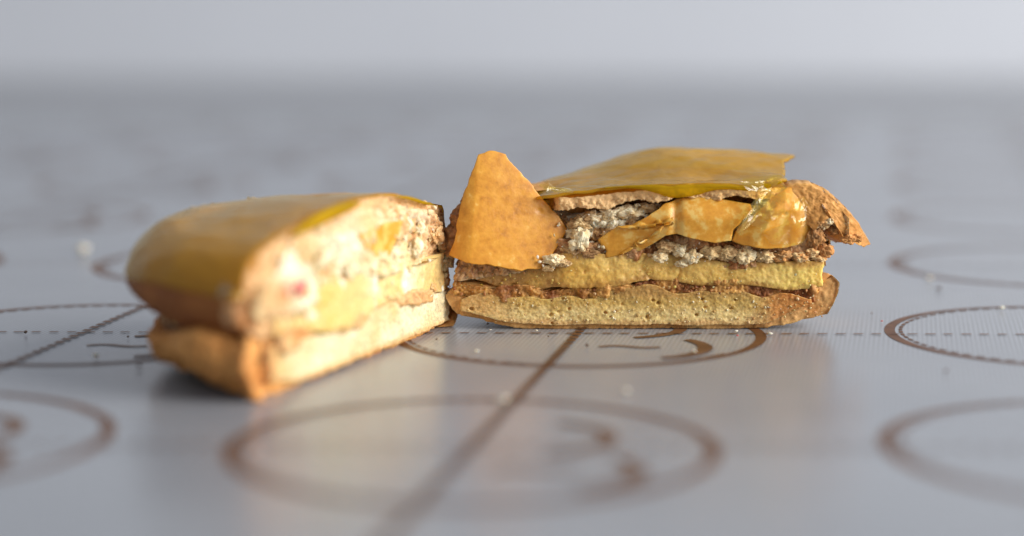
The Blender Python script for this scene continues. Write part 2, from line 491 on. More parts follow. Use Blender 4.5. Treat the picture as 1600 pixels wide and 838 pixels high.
def grain(p, s, a=.03, b=.016):
    q = p + seed_off(s)
    wv = np.stack([fbm(q, 7, 3, s + 60), fbm(q, 7, 3, s + 61), fbm(q, 7, 3, s + 62)], -1)
    q = q + .05 * wv
    f1, f2, i1 = worley(q, 6.5, s); g1, g2, i2 = worley(q + .02 * wv, 19, s + 9)
    h = a * (.55 - f1) * 1.3 + a * .5 * (i1 - .5) + b * (.5 - g1) * 1.3 + b * .8 * (i2 - .5) + .02 * fbm(q, 3, 3, s) + (a + b) * .22 * fbm(q, 26, 3, s + 4)
    return h, i1, i2, f2 - f1, g2 - g1
def pits(p, s, freq, prob, depth):
    f1, f2, i = worley(p * np.array([1, .3, 1.25]) + seed_off(s), freq, s + 31)
    return -depth * sstep(.38, .12, f1 + .12 * fbm(p, 20, 2, s)) * (i < prob)

def bottom_edge(u, w, lift_l, lift_r, Rn, Rp, D):
    r = np.sqrt((u / np.where(u > 0, Rp, Rn)) ** 2 + (w / D) ** 2)
    e = sstep(.45, 1.08, r) ** 1.6
    side = np.clip(u / Rp * .5 + .5, 0, 1)
    return e * (lift_l + (lift_r - lift_l) * side)

# bottom shell (crust) with crumb showing on the cut
Rn, Rp, D = 2.17, 2.14, 2.25
k_bot = lambda t: .955 + .06 * math.sin(min(t, 1) * 2.2) - .03 * max(0, t - .75) / .25
zb1 = lambda u, w: bottom_edge(u, w, .20, .20, Rn, Rp, D)
def zt1(u, w): return .44 + .05 * np.sin(u * 2.1 + 1) + .21 * sstep(1.75, 2.12, u) + .03 * np.sin(u * 6)
geo = slab(Rn, Rp, D, k_bot, zb1, zt1, lambda u, z: .03 + 0 * u, nc=420, nm=40)
def d_crust(s, a=.02):
    return lambda V, fm: a * fbm(V + seed_off(s), 5, 4, s) + .012 * fm * grain(V, s)[0] / .03 + .006 * fbm(V, 22, 3, s)
def t_noise(s, base, amp, freq=2.5):
    return lambda V, fm: base + amp * fbm(V + seed_off(s), freq, 3, s + 3)
def c_skin(s, a=C(.54, .23, .06), b=C(.84, .48, .18)):
    return lambda V, fm: mixc(a, b, .55 + .55 * fbm(V + seed_off(s), 3, 4, s) + .15 * fm)
add_layer(right, 'bottom_crust', geo, M_skin, d_crust(1), c_skin(1), 0.0)
# crumb inside
zb2 = lambda u, w: .055 + bottom_edge(u, w, .20, .20, Rn, Rp, D) + .006 * np.sin(u * 9) + .13 * sstep(1.3, 1.95, u)
zt2 = lambda u, w: .405 + .02 * np.sin(u * 13) + .03 * np.sin(u * 4.3 + 2) + .05 * np.sin(u * 2.1 + 1) + .025 * np.sin(u * 7 + 2) - .05 * sstep(-1.4, -2, u)
geo = slab(2.02, 1.86, 1.9, lambda t: 1, zb2, zt2, lambda u, z: -.035 + 0 * u, nc=460, nm=40, ncap=3, nbot=3)
def d_bcrumb(V, fm):
    g = .03 * fbm(V + 9, 5, 5, 2, .6)
    return .4 * g + .006 * fbm(V, 30, 3, 3, .7) + fm * (pits(V, 3, 7.0, .07, .055) + pits(V, 4, 13, .12, .045))
def t_bcrumb(V, fm):
    n = fbm(V + 3, 2.2, 4, 5); n2 = fbm(V + 8, 9, 3, 6); u, z = V[:, 0], V[:, 2] + .05 * n
    c = mixc(C(.68, .45, .13), C(.88, .68, .31), sstep(.34, .12, z) * .85 + .32 * n2)
    c = mixc(c, C(.48, .26, .075), sstep(.30, .43, z) * .8)
    c = mixc(c, C(.74, .43, .17), sstep(.125, .06, z) * .85)
    c = mixc(c, C(.62, .25, .06), sstep(1.15, 1.7, u + .3 * n) * .9)
    return mixc(c, C(.64, .37, .14), sstep(-1.4, -1.95, u + .3 * n) * .75)
add_layer(right, 'bottom_crumb', geo, M_in, d_bcrumb, t_bcrumb, 0.0)
# brown seam
zb3 = lambda u, w: .36 + .05 * np.sin(u * 2.1 + 1)
zt3 = lambda u, w: .505 + .03 * sstep(.4, 1.4, u) + .045 * np.sin(u * 2.3 + 1) + .03 * np.sin(u * 8)
geo = slab(2.1, 1.9, 2.05, lambda t: 1, zb3, zt3, lambda u, z: -.012 + .02 * np.sin(u * 5), nc=420, nm=18, ncap=3, nbot=3)
add_layer(right, 'brown_seam', geo, M_in, lambda V, fm: .05 * fbm(V, 9, 5, 6, .7), lambda V, fm: mixc(C(.26, .085, .02), C(.72, .37, .10), .45 + .9 * fbm(V, 4, 4, 6)))
# yellow filling
zb4 = lambda u, w: .49 + .02 * sstep(.4, 1.4, u) + .045 * np.sin(u * 2.3 + 1) + .02 * np.sin(u * 6 + 1) + .06 * sstep(-1.2, -2, u)
zt4 = lambda u, w: .80 + .06 * np.sin(u * 1.7 + 2.2) - .10 * sstep(-.9, -1.5, u) + .015 * np.sin(u * 5)
geo = slab(2.08, 1.99, 2.05, lambda t: 1 - .012 * math.sin(t * 3), zb4, zt4, lambda u, z: -.03 + .03 * sstep(-.8, -1.4, u) + .02 * np.sin(u * 3.3), nc=440, nm=30, ncap=3, nbot=3)
def d_yel(V, fm): return .005 * fbm(V, 34, 2, 3) + fm * (-.02 * gauss(V[:, 0] + .05 * np.sin(V[:, 2] * 20), .02, .03) - .02 * gauss(V[:, 0] + .04 * np.sin(V[:, 2] * 17), .36, .025)) + .022 * fbm(V, 3, 4, 8) + .006 * fbm(V, 20, 3, 9) + fm * .5 * pits(V, 10, 6, .12, .05)
def t_yel(V, fm):
    u, z = V[:, 0], V[:, 2]; n = fbm(V, 4, 3, 12)
    t = (z - zb4(u, 0)) / (zt4(u, 0) - zb4(u, 0)) + .12 * n
    c = mixc(C(.80, .48, .10), C(.92, .69, .26), .45 + .6 * fbm(V * np.array([.6, 1, 1.5]), 2.2, 4, 11))
    c = mixc(c, C(.88, .63, .15), sstep(1.0, 1.9, u) * .8)
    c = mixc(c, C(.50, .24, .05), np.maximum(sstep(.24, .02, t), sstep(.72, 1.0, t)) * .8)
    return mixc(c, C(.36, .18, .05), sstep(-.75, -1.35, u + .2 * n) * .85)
add_layer(right, 'yellow_filling', geo, M_fill, d_yel, t_yel)
# jam crumb
zb5 = lambda u, w: .74 + .06 * np.sin(u * 1.7 + 2.2) - .10 * sstep(-.9, -1.5, u)
zt5 = lambda u, w: .98 + .04 * np.sin(u * 4) + .04 * sstep(1, 2, u)
geo = slab(2.08, 2.02, 2.1, lambda t: 1 - .03 * t, zb5, zt5, lambda u, z: .0 + .035 * np.sin(u * 4.1) + .02 * np.sin(u * 9.7), nc=420, nm=26, ncap=3, nbot=3)
add_layer(right, 'jam_crumb', geo, M_in, lambda V, fm: grain(V, 12, .05, .024)[0], lambda V, fm: mixc(C(.42, .16, .05), C(.76, .50, .26), .4 + .5 * (grain(V, 12)[2] - .5) + .6 * fbm(V, 4, 3, 13)))
# loose upper crumb, hollow under the crust
zb6 = lambda u, w: .92 + .03 * np.sin(u * 4)
def zt6(u, w): return 1.36 + .03 * np.sin(u * 3) - .12 * gauss(u, -.75, .5) * (w < .3) - .30 * sstep(1.55, 2.1, u) - .35 * sstep(-1.7, -2.1, u)
def fr6(u, z): return .05 + .05 * np.sin(u * 3.1 + z * 5) + .22 * sstep(1.18, 1.34, z) * gauss(u, -.6, .7) + .12 * gauss(u, -.85, .25) * gauss(z, 1.2, .2) + .16 * gauss(u, 1.95, .3) * gauss(z, 1.15, .2)
geo = slab(2.06, 2.06, 2.12, lambda t: 1 - .05 * t * t, zb6, zt6, fr6, nc=460, nm=46, ncap=3, nbot=3)
def d_up(V, fm):
    g = grain(V, 14, .085, .035)[0]
    return g + fm * pits(V, 15, 4, .3, .12)
def c_up(V, fm):
    g = grain(V, 14); n = fbm(V, 3, 3, 14)
    c = mixc(C(.50, .25, .09), C(.80, .56, .29), .4 + .6 * (g[2] - .5) + .5 * n)
    c = mixc(c, C(.84, .74, .54), sstep(.62, .72, g[1]) * sstep(1.5, 1.2, V[:, 0]))
    return mixc(c, C(.58, .25, .08), sstep(1.35, 1.75, V[:, 0] + .2 * n) * .8)
add_layer(right, 'upper_crumb', geo, M_in, d_up, c_up)
# top crust with drooping beak
def dome_r(u, w):
    r = np.sqrt((u / np.where(u > 0, 2.2, 2.16)) ** 2 + (w / 2.3) ** 2)
    z = 1.46 + .12 * sstep(-1.3, .6, u) + .12 * sstep(0, 1.2, w) * (1 - sstep(.55, .9, r))
    z = z - .62 * np.clip((r * 2.2 - 1.86) / .66, 0, 3) ** 1.2
    return z
th_r = lambda u: .105 + .04 * gauss(u, -.6, .4) + .16 * gauss(u, 2.1, .22) + .03 * sstep(2.2, 2.4, u)
zt7 = lambda u, w: dome_r(u, w)
zb7 = lambda u, w: dome_r(u, w) - th_r(u) - .02 * np.sin(u * 11) - .10 * (w > .3)
geo = slab(2.14, 2.26, 2.42, lambda t: 1, zb7, zt7, lambda u, z: -.085 - .03 * np.sin(u * 2.4) - .025 * np.sin(u * 7) + .12 * sstep(1.2, 1.8, u) - .05 * sstep(2.1, 2.4, u) + 1.1 * sstep(-.92, -1.2, u), nc=460, nm=18, ncap=46, nbot=20)
def d_top(V, fm):
    under = (V[:, 2] < dome_r(V[:, 0], V[:, 1]) - .06)
    return .018 * fbm(V, 4, 4, 16) + .004 * fbm(V, 25, 3, 16) + (fm * .6 + under * .7) * (.4 * grain(V, 17, .035, .022)[0] + .02 * fbm(V, 16, 4, 18, .7))
def c_top(V, fm):
    n = fbm(V, 3, 4, 17)
    c = mixc(C(.56, .24, .055), C(.74, .39, .11), .5 + .6 * n)
    under = (V[:, 2] < dome_r(V[:, 0], V[:, 1]) - .07)
    c = mixc(c, C(.90, .58, .28), fm * .95)
    return mixc(c, C(.46, .20, .07), under * (1 - fm) * sstep(-.1, .5, n) * .8)
add_layer(right, 'top_crust', geo, M_skin, d_top, c_top)

beak = [(1228, 293), (1246, 289), (1268, 291), (1292, 302), (1316, 322), (1338, 345), (1352, 366), (1361, 382), (1350, 387), (1332, 379), (1318, 372), (1306, 352), (1296, 340), (1284, 346), (1272, 362), (1262, 352), (1240, 330)]
def add_beak():
    dep = lambda a, b: YF - .03 + .10 * np.clip((330 - b) / 45, 0, 1) ** 1.5 + .30 * np.clip((a - 1290) / 70, 0, 1.2) ** 1.4 - .04 * np.sin(np.clip((a - 1230) / 130, 0, 1) * 3.14)
    V, F, nn, m = sheet(beak, lambda a, b: R_loc(on_depth(a, b, dep(a, b))), .45, nr=34, seg=3, kernel=(1285, 318), jag=1.2, jfreq=.08, seed=77, push=(.02, .4, .02))
    nn = normals(V, F); g = grain(V, 78, .03, .02)
    V = V + nn * (g[0] * .5 + .012 * fbm(V, 4, 3, 78))[:, None]
    link('crust_rim', mesh_np('crust_rim', V, F, M_skin, alb=mixc(C(.52, .22, .05), C(.78, .41, .12), .5 + .6 * fbm(V, 3.5, 4, 79))), right)
# amber glaze sheet lying on the crust, lifted at its far right corner
def to_glaze(a, b):                       # a = u, b = w in the half's own plane
    a = np.asarray(a); b = np.asarray(b)
    lift = .20 * sstep(.2, 1.5, b) * sstep(-.9, .3, a) + .0 * gauss(a, 1.75, .22) * sstep(.7, 1.5, b)
    p = np.c_[a, b, a * 0]
    z = 1.535 + .10 * sstep(-1.5, .6, a) * (1 - .4 * sstep(1.2, 2.0, a)) + .05 * sstep(0, 1.1, b) + lift - .03 * sstep(1.0, 1.8, a) * sstep(.5, 1.4, b) - .14 * sstep(-.7, -1.6, a) - .07 * sstep(1.6, 2.2, b) + .022 * fbm(p, 2.6, 4, 40) + .05 * gauss(a, 1.45, .2) * gauss(b, .1, .4)
    return np.stack([a, b, z], -1)
gl_out = [(-1.15, -.04), (-.8, -.10), (-.3, -.09), (.2, -.07), (.7, -.10), (1.1, -.10), (1.5, -.05), (1.62, .15), (1.60, .6), (1.66, 1.0), (1.86, 1.38), (1.62, 1.55), (1.2, 1.75), (.6, 1.85), (.1, 1.9), (-.6, 1.7), (-1.1, 1.2), (-1.35, .6)]
V, F, nn, m = sheet(gl_out, to_glaze, .035, nr=40, seg=.04, kernel=(.2, .7), jag=.05, jfreq=5, seed=3)
tag_o = link('amber_glaze', mesh_np('amber_glaze', V, F, M_glaze), right)
# thick yellow lip along the glaze front
lip_c = np.linspace(-.45, 1.5, 120)
LV = []; LF = []
for i, a in enumerate(lip_c):
    z = to_glaze(np.array([a]), np.array([-.1]))[0, 2]
    h = (.06 + .07 * sstep(-.4, .4, a)) * math.sin(math.pi * (i + .5) / 120) ** .5 * (.8 + .3 * math.sin(a * 5))
    y = -.115 - .012 * math.sin(a * 6)
    for q in range(10):
        t = 2 * math.pi * q / 10
        LV.append((a, y + .032 * math.cos(t), z - h * .55 + .5 * h * math.sin(t)))
for i in range(119):
    for q in range(10):
        r = (q + 1) % 10
        LF.append((i * 10 + q, (i + 1) * 10 + q, (i + 1) * 10 + r, i * 10 + r))
LF += [tuple(range(10)), tuple(119 * 10 + 9 - k for k in range(10))]
LV = np.array(LV); LV = LV + .008 * np.stack([fbm(LV, 8, 2, 1), fbm(LV, 8, 2, 2), fbm(LV, 8, 2, 3)], -1)
link('glaze_lip', mesh_np('glaze_lip', LV, LF, M_edge), right)

add_beak()
# flakes of golden crust on the cut face; outlines read on the cut plane
def flake_part(name, outline, depth, thick, mat, parent, loc, kernel=None, tone=.6, tamp=.2, nr=30, seg=4, jag=2.5, rough=0, seed=1, label=None, under=None):
    f3 = lambda a, b: loc(on_depth(a, b, depth(a, b)))
    V, F, nn, m = sheet(outline, f3, thick, nr=nr, seg=seg, kernel=kernel, jag=jag, rough=rough, seed=seed)
    q = .004 * fbm(V, 2.5, 2, seed) + .001 * fbm(V, 22, 3, seed) + pits(V, seed, 9, .04, .015)
    V[:m] += nn * q[:m, None]
    T = tone + tamp * fbm(V, 2.0, 4, seed + 2)
    o = link(name, mesh_np(name, V, F, mat, T), parent)
    if label: o['label'] = label
    return o
wedge = [(748, 241), (765, 235), (790, 242), (810, 268), (838, 297), (862, 325), (886, 358), (872, 385), (846, 419), (815, 422), (770, 416), (728, 410), (703, 398), (712, 370), (716, 335), (722, 308), (735, 275)]
def dep_w(a, b):
    t = (b - 235) / 185.0
    ridge = (a - (748 - 14 * t)) / 100.0
    return YF - .30 + .30 * (1 - t) - .04 * np.sin(np.clip(t, 0, 1) * 3.1) + .20 * np.clip(ridge, 0, 2) ** 1.2 + .9 * np.clip(-ridge, 0, 1) ** 2
shard = flake_part('crust_shard', wedge, dep_w, lambda a, b: .10 + 0 * a, M_shard, right, R_loc, kernel=(775, 350), tone=.55, nr=50, jag=2.2, rough=.05, seed=21, label='pointed golden crust shard standing upright')
# rough crumb behind the shard
wb = [(752, 262), (770, 256), (800, 285), (845, 340), (845, 395), (800, 408), (720, 405), (692, 396), (690, 365), (712, 325), (732, 292)]
V, F, nn, m = sheet(wb, lambda a, b: R_loc(on_depth(a, b, dep_w(a, b) + .10)), .35, nr=40, seg=3, kernel=(770, 350), jag=2.5, jfreq=.06, seed=8)
nn = normals(V, F); g = grain(V, 22, .05, .03)
V = V + nn * g[0][:, None]
link('shard_crumb', mesh_np('shard_crumb', V, F, M_in, alb=mixc(C(.24, .10, .035), C(.56, .33, .16), .4 + .5 * (g[2] - .5) + .4 * fbm(V, 3, 3, 2))), right)

long_fl = [(936, 376), (950, 364), (966, 354), (985, 356), (1008, 340), (1040, 319), (1058, 311), (1085, 308), (1112, 309), (1145, 314), (1172, 319), (1176, 330), (1160, 345), (1146, 360), (1142, 376), (1118, 380), (1085, 374), (1058, 366), (1040, 368), (1022, 380), (1000, 392), (975, 394), (968, 400), (946, 403), (948, 392)]
def dep_l(a, b):
    return YF - .17 + .12 * np.clip((1055 - a) / 60, 0, 1) * np.clip((b - 300) / 100, 0, 1) - .05 * np.exp(-((a - 1100) / 60.0) ** 2) + .16 * np.clip((345 - b) / 40, 0, 1) ** 1.5 + .05 * np.exp(-((a - 1056) / 7.0) ** 2)
flake_part('crust_flake', long_fl, dep_l, .045, M_shard, right, R_loc, kernel=(1052, 345), tone=.8, seed=31, jag=1.5, label='long curved golden flake hanging on the cut')
gl_fl = [(1148, 362), (1160, 348), (1178, 336), (1205, 310), (1232, 292), (1262, 290), (1290, 300), (1292, 318), (1282, 345), (1266, 368), (1248, 382), (1222, 388), (1190, 388), (1160, 384), (1144, 376)]
def dep_g(a, b):
    return YF - .20 + .20 * np.clip((330 - b) / 45, 0, 1) ** 1.3 + .16 * np.clip((a - 1235) / 60, 0, 1) ** 1.5 + .11 * np.abs(a - 1205 + .5 * (b - 340)) / 60 + .03 * np.abs(b - 352 + .3 * (a - 1230)) / 30
fk = flake_part('crust_flake', gl_fl, dep_g, .05, M_shard, right, R_loc, kernel=(1222, 345), tone=.72, seed=41, jag=1.5, label='folded golden flake under clear glaze splinters')
def film(outline, depth, amp, seed, kernel, seg=7, nr=7):
    f3 = lambda a, b: R_loc(on_depth(a, b, depth(a, b)))
    V, F, nn, m = sheet(outline, f3, .010, nr=nr, seg=seg, kernel=kernel, jag=3, seed=seed)
    q = np.r_[V[:m], V[:m]]
    d = amp * np.stack([fbm(q, 7, 2, seed), 1.6 * fbm(q, 7, 2, seed + 1), fbm(q, 7, 2, seed + 2)], -1)
    link('glaze_film', mesh_np('glaze_film', V + d, F, M_glass, smooth=False), right)
film([(1150, 366), (1164, 334), (1182, 312), (1208, 298), (1228, 298), (1228, 330), (1208, 346), (1180, 346)], lambda a, b: YF - .26 + .003 * (a - 1190) + .0023 * (325 - b), .05, 43, (1195, 325), 9, 5)
film([(1158, 284), (1190, 279), (1214, 273), (1232, 292), (1218, 302), (1190, 297), (1166, 300)], lambda a, b: YF - .17 + .003 * (a - 1195) + .002 * (288 - b), .035, 47, (1198, 288), 7, 4)
film([(1244, 312), (1268, 306), (1284, 310), (1276, 345), (1256, 378), (1232, 384), (1200, 380), (1190, 366), (1225, 352)], lambda a, b: dep_g(a, b) - .035, .02, 53, (1240, 352), 8, 6)
# clear splinters of glaze
def splinter(p3, th=.02):
    P = np.asarray(p3, float); c = P.mean(0)
    n = np.cross(P[1] - P[0], P[2] - P[0]); n /= np.linalg.norm(n)
    if n[1] > 0: n = -n
    k = len(P)
    V = np.concatenate([P, [c + n * th * .8], P - n * th, [c - n * th * 1.4]])
    F = [(i, (i + 1) % k, k) for i in range(k)] + [((i + 1) % k + k + 1, i + k + 1, 2 * k + 1) for i in range(k)] + [((i + 1) % k, i, i + k + 1, (i + 1) % k + k + 1) for i in range(k)]
    return link('glaze_splinter', mesh_np('glaze_splinter', V, F, M_glass, smooth=False), right)
spl = [([(1162, 330), (1180, 312), (1205, 300), (1214, 322), (1190, 342)], -.26), ([(1190, 342), (1212, 306), (1228, 300), (1226, 330), (1208, 345)], -.24),
       ([(1160, 282), (1195, 278), (1222, 276), (1212, 292), (1180, 294)], -.14), ([(1196, 280), (1212, 274), (1230, 292), (1222, 300)], -.12),
       ([(1164, 334), (1200, 348), (1196, 360), (1170, 350)], -.28), ([(1202, 306), (1222, 294), (1230, 312), (1220, 322)], -.22),
       ([(1150, 362), (1164, 332), (1170, 336), (1156, 368)], -.27), ([(842, 290), (858, 288), (868, 296), (854, 299)], -.13), ([(860, 292), (890, 294), (896, 299), (866, 298)], -.12)]
for k, (pl, dy) in enumerate(spl):
    r2 = random.Random(k)
    P = np.array([R_loc(on_depth(a, b, YF + dy + r2.uniform(-.05, .05))) for a, b in pl])
    splinter(P)

# loose crumbs sticking to the cut
def scatter(parent, loc, regions, mat, seed, n, name='loose_crumbs', szr=(.018, .05)):
    r = random.Random(seed); P = []; S = []; T = []
    tot = sum(a[-1] for a in regions)
    for (x0, x1, y0, y1, d0, d1, t0, t1, wgt) in regions:
        for _ in range(int(n * wgt / tot)):
            px, py = r.uniform(x0, x1), r.uniform(y0, y1)
            P.append(loc(on_depth(px, py, YF + r.uniform(d0, d1)))); S.append(szr[0] + (szr[1] - szr[0]) * r.random() ** 2.2); T.append(r.uniform(t0, t1))
    V, F, TT = lumps(P, S, T, seed)
    return tag(link(name, mesh_np(name, V, F, mat, TT), parent), 'loose crumbs clinging to the broken cut', kind='stuff')
def chunk(parent, c, r, sq, seed, col1, col2, name='crumb_chunk'):
    v, f = ICO[5]; v = v.copy(); sq = (min(sq[0], 1.3), sq[1], sq[2])
    q = v + seed * 2.7
    f1, f2, i = worley(q + .15 * np.stack([fbm(q, 2, 2, 1), fbm(q, 2, 2, 2), fbm(q, 2, 2, 3)], -1), 1.7, seed)
    d = .85 + .22 * (.5 - f1) + .12 * (i - .5) + .50 * fbm(q, 1.5, 6, seed, .66)
    v = v * d[:, None] * r * np.asarray(sq) + c
    return link(name, mesh_np(name, v, f, M_chunk, alb=mixc(col1, col2, .5 + .9 * fbm(q, 1.6, 3, seed + 1) + .4 * (i - .5))), parent)
WH, CR, BR, OR, DK = C(.93, .82, .58), C(.84, .62, .33), C(.46, .28, .13), C(.66, .32, .11), C(.30, .16, .07)
for k, (px, py, dy, r, sx, sz, c1, c2) in enumerate([
    (898, 364, .12, .12, 1.1, .9, CR, WH), (906, 350, .07, .12, 1.2, .8, BR, CR), (925, 340, .06, .12, 1.3, .8, BR, WH), (955, 336, .06, .12, 1.3, .7, CR, WH), (985, 333, .05, .13, 1.5, .7, CR, WH),
    (1010, 326, .08, .10, 1.5, .6, BR, CR), (905, 376, -.02, .13, .9, 1.2, CR, WH), (892, 392, .03, .11, 1.1, 1.0, BR, CR), (866, 406, -.08, .085, 1.3, .8, CR, WH), (880, 412, -.06, .07, 1.3, .7, BR, CR), (856, 420, -.07, .05, 1.3, .7, BR, CR),
    (922, 396, -.02, .10, 1.5, .6, BR, DK), (1030, 402, -.06, .075, 1.5, .8, CR, WH), (1040, 386, -.05, .09, 1.4, .9, BR, CR), (1062, 392, -.06, .085, 1.1, .9, CR, WH), (1080, 402, -.05, .09, 1.2, 1.0, CR, WH), (1065, 412, -.05, .06, 1.3, .7, CR, WH),
    (1108, 394, -.02, .10, 1.5, .8, BR, CR), (1135, 398, -.04, .10, 1.3, .9, BR, CR), (1165, 398, -.05, .11, 1.2, 1.0, CR, WH), (1195, 402, -.04, .09, 1.4, .8, BR, CR), (1222, 400, -.03, .10, 1.4, .7, BR, OR), (1250, 402, -.03, .09, 1.6, .7, CR, OR), (1280, 405, -.02, .07, 1.8, .5, CR, OR),
    (1272, 372, .02, .13, 1.0, 1.1, OR, DK), (1290, 392, .0, .10, 1.0, .9, OR, C(.72, .36, .14)), (1284, 345, .04, .12, 1.0, .8, OR, CR), (1296, 345, -.02, .055, 1.2, .9, CR, WH), (1304, 360, .05, .07, 1.0, .8, OR, DK), (1326, 374, .02, .085, 1.1, .7, OR, C(.74, .38, .14)), (1340, 372, .05, .07, 1.1, .7, OR, C(.74, .38, .14)), (1268, 395, -.02, .08, 1.2, .8, OR, CR)]):
    chunk(right, R_loc(on_depth(px, py, YF + dy)), r, (sx, .8, sz), 500 + k, c1, c2)
scatter(right, R_loc, [
    (865, 960, 335, 395, -.05, .06, .3, 1, 40), (960, 1030, 322, 345, .02, .1, .4, 1, 20), (1010, 1110, 380, 412, -.08, -.03, .4, .9, 30),
    (1140, 1260, 388, 410, -.08, -.03, .3, .9, 30), (1260, 1300, 340, 400, -.02, .06, .2, .5, 20), (838, 890, 398, 420, -.12, -.06, .4, 1, 16),
    (880, 1000, 314, 322, -.02, .03, .4, .8, 14)], M_rough, 5, 150, szr=(.008, .03))
scatter(right, R_loc, [(690, 1290, 446, 460, -.04, .0, .1, .7, 60), (790, 1240, 490, 505, -.05, -.035, .5, .8, 24), (1240, 1296, 445, 495, -.05, -.01, .4, .8, 24), (700, 830, 412, 432, -.03, .02, .2, .6, 20)], M_jam, 6, 130, szr=(.007, .02))

# fine sugar grains in the cut
scatter(right, R_loc, [(770, 1240, 464, 503, -.052, -.036, .3, .8, 180), (1180, 1285, 460, 495, -.045, -.02, .1, .6, 30)], M_crumb, 11, 210, name='sugar_grains', szr=(.005, .015))
scatter(right, R_loc, [(850, 1280, 408, 450, -.052, -.03, .3, 1, 100), (710, 850, 425, 448, -.02, .0, .1, .6, 30)], M_yellow, 12, 120, name='sugar_grains', szr=(.005, .014))

# ------------------------------------------------------------------ left half
A = on_floor(400, 629)[:2]; B = on_floor(701, 508)[:2]
chord = B - A; Lc = float(np.linalg.norm(chord)); ang = math.atan2(chord[1], chord[0])
mid = (A + B) / 2 + .05 * chord / Lc
left = tag(empty('filled_cookie_half', (mid[0], mid[1], 0), ang), 'cookie half turned sideways with pale cream cut face and dark smooth domed side', 'pastry', 'two halves of one filled cookie')
ca, sa = math.cos(ang), math.sin(ang)
def L_loc(P):
    d = P - np.array([mid[0], mid[1], 0])
    return np.stack([d[..., 0] * ca + d[..., 1] * sa, -d[..., 0] * sa + d[..., 1] * ca, d[..., 2]], -1)
fn = np.array([sa, -ca, 0.0]); f0 = np.array([mid[0], mid[1], 0.0])
def on_cut(px, py, off=0.0):
    d = ray(px, py); o = np.array([0, 0, H])
    t = (np.dot(f0 - o, fn) + np.asarray(off)) / (d @ fn)
    return L_loc(o + d * np.asarray(t)[..., None])
HL = Lc / 2
# bottom shell
RnL, RpL, DL = HL / .945, HL, 1.98
zbL = lambda u, w: bottom_edge(u, w, .0, .06, RnL, RpL, DL) + bottom_edge(u, w, .20, .12, RnL, RpL, DL) * sstep(.05, .9, w)
ztL = lambda u, w: .46 + .04 * np.sin(u * 2 + .5) + .10 * sstep(-1.6, -2.2, u)
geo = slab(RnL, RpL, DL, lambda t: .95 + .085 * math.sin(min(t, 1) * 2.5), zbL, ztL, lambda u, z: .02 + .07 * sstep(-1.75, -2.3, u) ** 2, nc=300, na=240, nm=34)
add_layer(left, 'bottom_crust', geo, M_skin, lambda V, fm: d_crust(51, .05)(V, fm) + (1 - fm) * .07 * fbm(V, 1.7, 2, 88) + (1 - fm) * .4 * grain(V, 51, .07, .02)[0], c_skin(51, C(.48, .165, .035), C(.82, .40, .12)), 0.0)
zb = lambda u, w: .05 + zbL(u, w) * .6 + .10 * sstep(-1.5, -2.1, u)
zt = lambda u, w: .45 + .04 * np.sin(u * 2 + .5)
geo = slab(2.12, 2.18, 1.9, lambda t: 1, zb, zt, lambda u, z: -.05 + 0 * u, nc=320, nm=30, ncap=3, nbot=3)
add_layer(left, 'bottom_crumb', geo, M_in, lambda V, fm: .6 * grain(V, 52, .03, .02)[0] + fm * pits(V, 53, 5, .1, .06), lambda V, fm: mixc(mixc(C(.66, .48, .20), C(.86, .74, .48), .55 + .6 * fbm(V, 2, 3, 52)), C(.74, .42, .16), np.maximum(sstep(.13, .07, V[:, 2]), sstep(-1.75, -2.15, V[:, 0])) * .85), 0.0)
geo = slab(2.0, 2.16, 1.95, lambda t: 1, lambda u, w: .40 + .04 * np.sin(u * 2 + .5), lambda u, w: .53 + .05 * np.sin(u * 2.5), lambda u, z: -.05 + .05 * np.sin(u * 4), nc=280, nm=12, ncap=3, nbot=3)
add_layer(left, 'brown_seam', geo, M_in, lambda V, fm: grain(V, 54, .05, .02)[0], lambda V, fm: mixc(C(.60, .28, .09), C(.86, .60, .30), .5 + .7 * fbm(V, 2, 3, 54)))
geo = slab(2.12, 2.05, 1.95, lambda t: 1, lambda u, w: .34 + 0 * u, lambda u, w: .78 + 0 * u, lambda u, z: .15 + 0 * u, nc=120, na=200, nm=16, ncap=3, nbot=3)
add_layer(left, 'crevice_shade_filling', geo, M_in, lambda V, fm: grain(V, 64, .07, .03)[0], lambda V, fm: mixc(C(.10, .035, .012), C(.36, .16, .05), .4 + .8 * fbm(V, 4, 3, 64)))  # filler closing the crevice, coloured dark to stand for the shade in it
def c_yl(V, fm):
    n = fbm(V, 2.0, 4, 56); n2 = fbm(V + 4, 2.6, 3, 66)
    c = mixc(C(.72, .50, .14), C(.86, .72, .34), .5 + .7 * n)
    c = mixc(c, C(.90, .84, .66), sstep(.15, .5, n2) * sstep(1.6, .8, V[:, 0]))
    c = mixc(c, C(.84, .52, .22), sstep(.1, .5, fbm(V + 9, 2.2, 3, 67)) * .6)
    return mixc(c, C(.70, .36, .14), sstep(1.5, 2.0, V[:, 0]) * .5)
geo = slab(2.05, 2.20, 2.0, lambda t: 1, lambda u, w: .49 + .05 * np.sin(u * 2.5), lambda u, w: .88 + .06 * np.sin(u * 2 + 2), lambda u, z: -.06 + .04 * np.sin(u * 3), nc=320, nm=26, ncap=3, nbot=3)
add_layer(left, 'yellow_filling', geo, M_fill, lambda V, fm: .05 * fbm(V, 2.5, 4, 55) + .014 * fbm(V, 12, 3, 55), c_yl)
